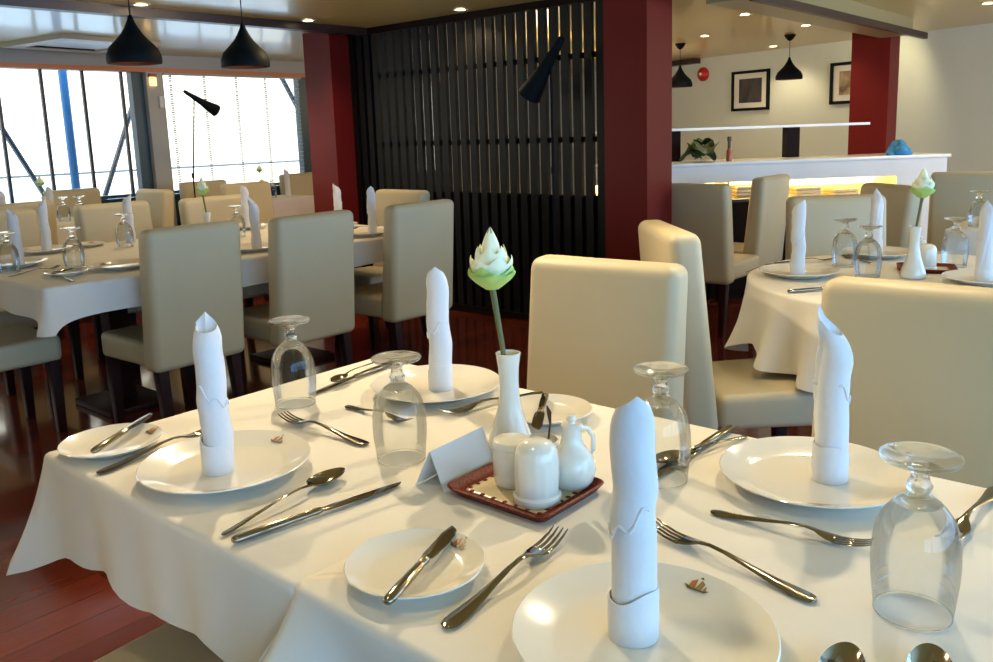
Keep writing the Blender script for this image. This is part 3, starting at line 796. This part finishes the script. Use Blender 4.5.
# tables by the windows
GWN = 'tableware by the windows'
goblet((2.13, 6.08, PZ), 0, 'left one of two upturned goblets below the left window', GWN)
goblet((2.24, 6.05, PZ), 0, 'right one of two upturned goblets below the left window', GWN)
napkin((2.03, 6.05, PZ), 1, 'small napkin left of the two goblets below the left window', GWN, 1)
napkin((1.76, 6.2, PZ), 1, 'distant napkin above the olive chair at far left', GWN, 0)
dinner((1.84, 6.02, PZ), 0, 'distant plate below the left window', GWN)
vase((2.12, 6.38, PZ), 0, 'distant bud vase below the left window', 'bud vases')
lotus((2.12, 6.38, PZ+.181), 0, 'tiny distant lotus in the left window', 'lotus flowers', sc=(.8, .8, .8))
vase((3.95, 6.2, .767), 0, 'distant bud vase below the right window', 'bud vases', sc=(1, 1, 1))
lotus((3.95, 6.2, .767+.181), 0, 'tiny distant lotus in the right window', 'lotus flowers', sc=(.7, .7, .7))
napkin((4.30, 6.3, .767), 1, 'distant napkin on the pinkish table', GWN, 0)
goblet((4.12, 6.3, .767), 0, 'distant goblet on the pinkish table', GWN)

# ------------------------------------------------------------------ round table settings
GRT = 'tableware on the round table'
dinner((2.44, .645, PZ), 2.5, 'dinner plate at the left of the round table', GRT)
dinner((2.60, .07, PZ), 2.5, 'dinner plate at the right of the round table, half hidden', GRT)
dinner((3.03, .55, PZ), 2.5, 'dinner plate at the back of the round table', GRT)
napkin((2.44, .652, ZP), 1.2, 'rolled napkin at the left of the round table', GRT, 1)
napkin((3.03, .56, ZP), 1.2, 'faint tall napkin behind the goblets of the round table', GRT, 3)
napkin((2.60, .085, ZP), 1.2, 'large rolled napkin at the right frame edge on the round table', GRT, 3)
goblet((2.72, .58, PZ), 0, 'left of the two clear goblets on the round table', GRT)
goblet((2.53, .435, PZ), 0, 'right of the two clear goblets on the round table', GRT)
goblet((2.90, .24, PZ), 0, 'goblet right of the white pot on the round table', GRT)
vase((2.585, .300, PZ), 0, 'white bud vase on the round table', 'bud vases')
o = lotus((2.585, .300, PZ+.181), radians(160), 'lotus bud standing in the vase of the round table', 'lotus flowers')
tr2 = dup(tr, (2.76, .30, PZ), .3, 'small red tray on the round table')
o = dup(bpy.data.objects['salt_pot'], (2.735, .295, TZ), 0, 'white pot on the red tray of the round table')
o = dup(bpy.data.objects['oil_cruet'], (2.80, .335, TZ), 0, 'stoppered cruet left of the vase on the round table')
place(knife, (2.10, .55), (2.27, .43), 'bright knife at the near edge of the round table', GRT)
place(fork, (2.66, .83), (2.80, .68), 'fork at the back of the round table by the goblets', GRT)
place(spoon, (2.40, .83), (2.60, .80), 'spoon behind the left plate of the round table', GRT, L=.255)
place(bknife, (2.95, .66), (2.85, .55), 'butter knife by the back plate of the round table', GRT)
# far right table
GFT = 'tableware on the far right table'
dinner((4.35, .30, PZ), 0, 'plate at the left of the far right table', GFT)
dinner((4.70, .10, PZ), 0, 'plate at the right of the far right table', GFT)
goblet((4.22, .43, PZ), 0, 'goblet on the far right table', GFT)
place(fork, (4.15, .12), (4.35, .12), 'fork on the far right table', GFT)
place(knife, (4.60, .36), (4.72, .50), 'knife on the far right table', GFT)

# ------------------------------------------------------------------ bar counter
cd = Vector((.727, -.686, 0)); cn = Vector((-.686, -.727, 0)); c0 = Vector((5.218, 2.679, 0))
def cpt(t, d, z):
    p = c0+cd*t+cn*d; return (p.x, p.y, z)
def cbox(mb, t0, t1, d0, d1, z0, z1, org=None, mi=0):
    q = [(t0, d0), (t1, d0), (t1, d1), (t0, d1)]
    P = [cpt(t_, d_, z0) for t_, d_ in q]+[cpt(t_, d_, z1) for t_, d_ in q]
    if org: P = [(p[0]-org[0], p[1]-org[1], p[2]) for p in P]
    return mb.hexa(P, mi)
O = cpt(1.1, -.25, 0)
bar = empty('bar_counter', (O[0], O[1], 0), 0, 'long white bar counter with a glowing open niche', 'counter')
T0, T1 = -.55, 2.19
cbox(MB(), T0, T1+.02, -.52, .02, .995, 1.02, O).build('worktop', M['whitetop'], bar, bevel=.003)
cbox(MB(), T0, T1, -.50, .0, .865, .995, O).build('fascia', M['white'], bar)
cbox(MB(), T0, T1, -.50, -.32, .0, .865, O).build('niche_back', M['niche'], bar)
cbox(MB(), T0, 1.78, -.32, -.0, .70, .725, O).build('niche_shelf', M['niche'], bar)
cbox(MB(), 1.78, T1, -.32, -.0, .0, .865, O).build('end_panel', M['white'], bar)
cbox(MB(), T0, 1.78, -.32, -.03, .0, .70, O).build('lower_panel', M['white'], bar)
cbox(MB(), T0, 1.76, -.31, -.29, .80, .86, O).build('light_strip', M['strip'], bar)
for t_ in (.42, .0):
    cbox(MB(), t_, t_+.02, -.31, -.02, .725, .865, O).build('divider', M['niche'], bar)
# cabinet with dark doors in front of the niche base
cb = empty('dark_cabinet', cpt(.55, .10, 0), 0, 'low black cabinet against the bar between two chairs', 'cabinet')
o_ = cpt(.55, .10, 0)
cbox(MB(), .2, .95, .01, .19, .04, .73, o_).build('body', M['dark'], cb)
cbox(MB(), .19, .96, .0, .21, .73, .75, o_).build('top', M['trim'], cb)
for a, b in ((.21, .57), (.58, .94)):
    cbox(MB(), a, b, .191, .205, .06, .72, o_).build('door', M['dark'], cb)
cbox(MB(), .22, .93, .02, .17, .0, .04, o_).build('plinth', M['dark'], cb)
# stacks of folded linen
k = 0
for t_, nlay, lb in ((.50, 4, 'stack of folded cream linen in the glowing niche, left'), (.98, 3, 'stack of folded cream linen in the niche, right of the tall chair'), (1.28, 2, 'low folded cream linen in the niche, furthest right')):
    p = cpt(t_+.11, -.14, .725)
    for l_ in range(nlay):
        w = MB(); oo = p
        cbox(w, t_+.004*(l_ % 2), t_+.22-.003*(l_ % 3), -.26, -.04+.004*(l_ % 2), .7255+.026*l_-.725, .7255+.026*l_+.024-.725, oo)
        q = w.build('folded_linen', M['folded'], bevel=.009, seg=3); q.location = p
        tag(q, lb+(', layer %s' % ('bottom', 'second', 'third', 'top')[l_] if nlay > 2 else (', lower piece', ', upper piece')[l_]), 'linen', 'folded linen in the bar niche')
# raised ledge on posts behind the counter
cbox(MB(), -.55, 1.78, -.60, -.42, 1.262, 1.282).build('raised_shelf', M['whitetop'])
sh = bpy.data.objects['raised_shelf']; tag(sh, 'thin white raised shelf above the back of the bar', 'shelf')
for t_, lb in ((1.13, 'dark brown post holding the raised bar shelf, centre'), (.13, 'dark brown post holding the raised bar shelf, beside the big red column')):
    q = cbox(MB(), t_-.055, t_+.055, -.515, -.43, 1.0205, 1.262).build('shelf_post', M['dark']); tag(q, lb, 'post', 'posts under the raised shelf')
# things on the counter
g = empty('lotus_leaf_bunch', cpt(.30, -.20, 1.02), 0, 'bunch of dark green leaves lying on the bar beside the big red column', 'leaves')
for q in range(7):
    rnd = random.Random(q); vs = []; fs = []; n = 18
    cx, cy, cz = rnd.uniform(-.11, .10), rnd.uniform(-.06, .06), .035+.018*q*.5; tl = rnd.uniform(-.5, .5)
    for rr in (0, .5, 1.):
        for i in range(n):
            a = 2*pi*i/n; r = rr*(.062+.01*sin(3*a)); dz = .035*rr*rr*sin(2*a+q)+tl*r*cos(a)
            vs.append((cx+r*cos(a), cy+r*sin(a), max(.002, cz+dz)))
    for j in range(2):
        for i in range(n):
            kk = (i+1) % n; fs.append((j*n+i, j*n+kk, (j+1)*n+kk, (j+1)*n+i))
    MB().add(vs, fs).build('leaf', M['leaf'], g)
g.scale = (1.35, 1.35, 1.5)
bt = empty('small_bottle', cpt(.47, -.12, 1.02), 0, 'small slim bottle with a red base standing on the bar', 'bottle')
MB().lathe([(0, 0), (.022, 0), (.023, .01), (.022, .075), (.012, .10), (0, .10)], 24).build('body', M['figure'], bt)
MB().lathe([(.0125, .098), (.0125, .15), (.017, .155), (.017, .185), (.012, .19), (0, .19)], 20).build('neck', M['figuretop'], bt)
bc = MB(); vs = []; fs = []; n = 36
rnd = random.Random(4)
prof = [(0, 0), (.105, 0), (.112, .015), (.09, .04), (.055, .062), (.02, .072), (0, .074)]
for r, z in prof[1:-1]:
    for i in range(n):
        a = 2*pi*i/n; k_ = 1+.16*sin(5*a+z*60)+.10*sin(9*a+1+z*90); vs.append((r*k_*cos(a), r*k_*.7*sin(a), z*(1+.25*sin(3*a+2))+(.0)))
for j in range(len(prof)-3):
    for i in range(n):
        kk = (i+1) % n; fs.append((j*n+i, j*n+kk, (j+1)*n+kk, (j+1)*n+i))
fs.append(tuple(range(n))); fs.append(tuple((len(prof)-3)*n+i for i in range(n)))
q = bc.add(vs, fs).build('blue_cloth', M['blue'], angle=70); q.location = cpt(1.86, -.12, 1.0205); q.scale = (1.15, 1.15, 1.35)
tag(q, 'crumpled blue cloth on the bar beside the far red column', 'cloth')

# ------------------------------------------------------------------ wall things
def frame(t0, t1, z0, z1, art, label):
    p = wallpt((t0+t1)/2, .0, (z0+z1)/2); f = empty('picture_frame', p, 0, label, 'picture', 'framed pictures')
    def wb_(a, b, d0, d1, c, d):
        m = MB(); wallbox(m, a, b, d0, d1, c, d); m.v = [(v[0]-p[0], v[1]-p[1], v[2]-p[2]) for v in m.v]; return m
    e = .032
    b = wb_(t0, t1, .002, .03, z0, z0+e); 
    for args in ((t0, t1, z1-e, z1), (t0, t0+e, z0, z1), (t1-e, t1, z0, z1)):
        x = wb_(args[0], args[1], .002, .03, args[2], args[3]); b.add(x.v, x.f)
    b.build('frame', M['black'], f, smooth=False)
    wb_(t0+e, t1-e, .004, .014, z0+e, z1-e).build('mat_board', M['framew'], f, smooth=False)
    g_ = .075
    wb_(t0+e+g_, t1-e-g_, .014, .017, z0+e+g_*.8, z1-e-g_*.8).build('print', art, f, smooth=False)
def tpar(x, y): return (Vector((x, y, 0))-w0).dot(wd)
frame(tpar(9.042, 3.57), tpar(9.192, 4.095), 1.455, 1.915, M['art1'], 'framed dark print on the pale wall, left of the hanging lamp')
frame(tpar(8.67, 2.28), tpar(8.821, 2.80), 1.475, 1.905, M['art2'], 'framed ochre print half hidden by the far red column')
q = wallpt(tpar(9.33, 4.54), 0, 1.925)
al = empty('alarm_bell', q, 0, 'round red alarm bell on the pale wall', 'alarm')
rot = Matrix.Rotation(atan2(wn.y, wn.x), 4, 'Z') @ Matrix.Rotation(pi/2, 4, 'Y')
for nm, prof in (('dome', [(0, .0), (.085, 0), (.085, .02), (.07, .045), (.03, .06), (0, .062)]), ('hub', [(.02, .058), (.02, .068), (.012, .074), (0, .075)])):
    m = MB().lathe(prof, 32); m.v = [tuple(rot @ Vector(v)) for v in m.v]
    m.build(nm, M['red'] if nm == 'dome' else M['acwhite'], al)

# ------------------------------------------------------------------ lamps
def make_pendant(drop):
    def f():
        t = empty('pendant_lamp', label='x', cat='lamp')
        # origin at the shade's lower rim
        R = .124
        MB().lathe([(R*.86, .0), (R*.985, .003), (R, .02), (R*.98, .042), (R*.86, .075), (R*.62, .105), (R*.40, .135), (R*.25, .165), (R*.13, .195), (R*.07, .222), (0, .225)], 48).build('shade', M['black'], t, angle=60)
        MB().lathe([(R*.855, .0005), (R*.94, .02), (R*.9, .04), (R*.75, .075), (R*.5, .1), (0, .12)], 48).build('shade_lining', M['copper'], t, angle=60)
        MB().tube([(0, 0, .222), (0, 0, drop)], .003, 8).build('cord', M['black'], t)
        MB().lathe([(.012, drop-.06), (.03, drop-.045), (.05, drop-.015), (.052, drop), (0, drop)], 28).build('canopy', M['black'], t)
        return t
    return Maker(f)
pd = make_pendant(CZ-1.674)
pd((1.464, 3.46, 1.674), 0, 'black onion-shaped pendant lamp nearest the left frame edge', 'pendant lamps')
pd((2.038, 3.417, 1.674), 0, 'black onion-shaped pendant lamp nearest the left red column', 'pendant lamps')
pd((7.584, 2.768, 1.705), 0, 'black pendant lamp hanging between the two pictures above the bar', 'pendant lamps', sc=(1, 1, (CZ-1.705)/(CZ-1.674)))
pd((7.352, 3.80, 1.690), 0, 'black pendant lamp half hidden by the big red column', 'pendant lamps', sc=(1, 1, (CZ-1.69)/(CZ-1.674)))
# cone-headed floor lamps
def cone_lamp(base, tail, mouth, r0, r1, joint, label, stand_r=.006):
    bx, by = base; t = empty('floor_lamp', (bx, by, 0), 0, label, 'lamp', 'cone headed floor lamps')
    L = lambda p: (p[0]-bx, p[1]-by, p[2])
    a, b = Vector(L(tail)), Vector(L(mouth))
    MB().tube([a, a+(b-a)*.03, a+(b-a)*.3, a+(b-a)*.55, b-(b-a)*.01, b], [r0*.8, r0, r0*1.5, r1*.55, r1, r1*.95], 24).build('shade', M['black'], t, angle=50)
    jv = Vector(L(joint))
    MB().tube([(0, 0, .02), (0, 0, jv.z*.6), jv], stand_r, 8).build('pole', M['black'], t)
    MB().lathe([(0, 0), (.13, 0), (.13, .012), (.02, .022), (0, .022)], 32).build('base', M['black'], t)
    MB().tube([(0, 0, jv.z*.62-.02), (0, 0, jv.z*.62+.02)], .012, 10).build('joint', M['black'], t)
cone_lamp((3.16, 6.0), (3.150, 6.0, 1.715), (3.43, 6.0, 1.555), .014, .052, (3.235, 6.0, 1.665), 'black cone-headed floor lamp silhouetted against the right window')
cone_lamp((3.70, 2.69), (3.70, 2.60, 1.845), (3.70, 2.865, 1.515), .022, .078, (3.70, 2.69, 1.70), 'large black cone-headed floor lamp in front of the slatted screen', .008)
# recessed downlights
def make_dl():
    t = empty('downlight', label='x', cat='light')
    MB().lathe([(.036, -.001), (.052, -.002), (.054, -.006), (.050, -.008), (.037, -.006), (.036, -.001)], 32).build('ring', M['acwhite'], t)
    MB().lathe([(0, -.004), (.036, -.004), (.036, -.001), (0, -.001)], 32).build('lens', M['lampon'], t)
    return t
dl = Maker(make_dl)
DL = [(2.064, 4.487, 'glowing downlight above the nearest pendant lamp'), (3.286, 4.495, 'glowing downlight just left of the left red column'), (3.778, 3.495, 'glowing downlight in front of the screen top'), (5.75, 2.384, 'downlight right of the big red column, nearest it'),
      (6.924, 2.365, 'downlight above the hanging bar lamp'), (8.60, 3.36, 'furthest downlight, left of the hanging bar lamp'), (6.774, .957, 'downlight at the upper right frame corner'), (6.2, 3.9, 'downlight seen through the slatted screen, left'), (6.9, 3.3, 'downlight seen through the slatted screen, right')]
for x, y, lb in DL: dl((x, y, CZ), 0, lb, 'ceiling downlights')
# ceiling vent by the left window
v = empty('ceiling_vent', (2.62, 6.55, CZ), radians(8), 'square beige air vent in the ceiling above the left window', 'vent')
fr = MB()
for a in ((-.42, .42, -.42, -.30), (-.42, .42, .30, .42), (-.42, -.30, -.30, .30), (.30, .42, -.30, .30)): fr.box(*a, -.035, -.0005)
fr.build('frame', M['acbeige'], v, smooth=False)
MB().box(-.29, .29, -.29, .29, -.02, -.001).build('grille', M['acwhite'], v, smooth=False)
for q in range(2): MB().box(-.27, .27, -.30+q*.55, -.26+q*.55, -.03, -.02).build('slot', M['dark'], v, smooth=False)

# ------------------------------------------------------------------ lights
def spot(loc, tgt, e, col=(1, .72, .40), size=radians(110), r=.035, blend=.6):
    l = bpy.data.lights.new('spot', 'SPOT'); l.energy = e; l.color = col; l.spot_size = size; l.spot_blend = blend; l.shadow_soft_size = r
    o = bpy.data.objects.new('spot_light', l); C.objects.link(o); o.location = loc
    d = Vector(tgt)-Vector(loc); o.rotation_euler = d.to_track_quat('-Z', 'Y').to_euler(); return o
WARM = (1, .80, .52)
for x, y, lb in DL: spot((x, y, CZ-.02), (x, y, 0), 22, WARM, radians(130))
spot((1.2, 1.95, CZ-.02), (.4, .4, .75), 135, WARM, radians(110), .025)
spot((1.95, .35, CZ-.02), (.6, .0, .75), 75, WARM, radians(120), .025)
spot((-.10, .30, CZ-.02), (0, .30, 0), 12, WARM, radians(130))
spot((2.7, 3.2, CZ-.02), (1.9, 4.5, .7), 42, (1, .70, .34), radians(120))  # extra spot added to warm the far chairs of the long table
spot((3.0, 4.9, CZ-.02), (3.0, 6.0, .7), 34, (1, .70, .34), radians(120))
spot((1.75, 1.5, CZ-.02), (2.0, .7, .45), 34, WARM, radians(90))
spot((2.7, .3, CZ-.02), (2.6, .3, 0), 18, WARM, radians(130))
spot((8.0, 2.0, CZ-.02), (8.6, 2.6, 1.5), 20, (1, .82, .5), radians(140))
spot((8.3, 0.6, CZ-.02), (8.6, .8, 1.5), 14, (1, .82, .5), radians(140))

def fill(loc, e, col=(1, .76, .44), r=.12):  # unseen point lights added to lift the ceiling, walls and chair sides
    l = bpy.data.lights.new('fill', 'POINT'); l.energy = e; l.color = col; l.shadow_soft_size = r
    o = bpy.data.objects.new('fill_light', l); C.objects.link(o); o.location = loc
for x, y, z, e in ((3.3, -.9, 1.75, 12), (6.3, -1.2, 1.75, 95), (-1.9, 2.6, 1.75, 16), (5.6, 4.2, 1.75, 26), (8.2, .2, 1.6, 20), (7.4, 4.6, 1.75, 24)): fill((x, y, z), e)
l = bpy.data.lights.new('niche', 'AREA'); l.shape = 'RECTANGLE'; l.size = 2.2; l.size_y = .03; l.energy = 5; l.color = (1, .72, .22)
o = bpy.data.objects.new('niche_light', l); C.objects.link(o); p = cpt(.62, -.06, .855); o.location = p
o.rotation_euler = (Matrix(((cd.x, cn.x, 0), (cd.y, cn.y, 0), (0, 0, 1))) @ Matrix.Rotation(radians(-55), 3, 'X')).to_euler()
w = bpy.data.worlds.new('sky'); S.world = w; w.use_nodes = True
nt = w.node_tree; bg = nt.nodes['Background']; bg.inputs[1].default_value = 3.4
tc = nt.nodes.new('ShaderNodeTexCoord'); sx = nt.nodes.new('ShaderNodeSeparateXYZ'); rp = nt.nodes.new('ShaderNodeValToRGB')
nt.links.new(tc.outputs['Generated'], sx.inputs[0])
mr = nt.nodes.new('ShaderNodeMapRange'); mr.inputs[1].default_value = -.6; mr.inputs[2].default_value = .7
nt.links.new(sx.outputs['Y'], mr.inputs[0]); nt.links.new(mr.outputs[0], rp.inputs[0])
rp.color_ramp.elements[0].color = (.62, 1.25, 2.15, 1); rp.color_ramp.elements[1].color = (.95, .92, .80, 1)
rp.color_ramp.elements[0].position = .3; rp.color_ramp.elements[1].position = .9
nt.links.new(rp.outputs[0], bg.inputs[0])

# ------------------------------------------------------------------ camera
cam = bpy.data.cameras.new('camera'); co = bpy.data.objects.new('camera', cam); C.objects.link(co)
F_, YAW, PITCH, ROLL = 847.35, .714021824, .174392907, -.0337641557
fw = Vector((cos(PITCH)*cos(YAW), cos(PITCH)*sin(YAW), -sin(PITCH)))
r_ = Vector((sin(YAW), -cos(YAW), 0)); u_ = r_.cross(fw)
r2 = r_*cos(ROLL)+u_*sin(ROLL); u2 = -r_*sin(ROLL)+u_*cos(ROLL)
co.matrix_world = Matrix(((r2.x, u2.x, -fw.x, -.56095), (r2.y, u2.y, -fw.y, -.50570), (r2.z, u2.z, -fw.z, 1.29762), (0, 0, 0, 1)))
cam.sensor_width = 36; cam.lens = F_/993*36; cam.shift_y = -48.92/993; cam.clip_start = .02
S.camera = co
S.view_settings.view_transform = 'Standard'; S.view_settings.look = 'None'; S.view_settings.exposure = -.04; S.view_settings.gamma = 1; S.view_settings.use_curve_mapping = False
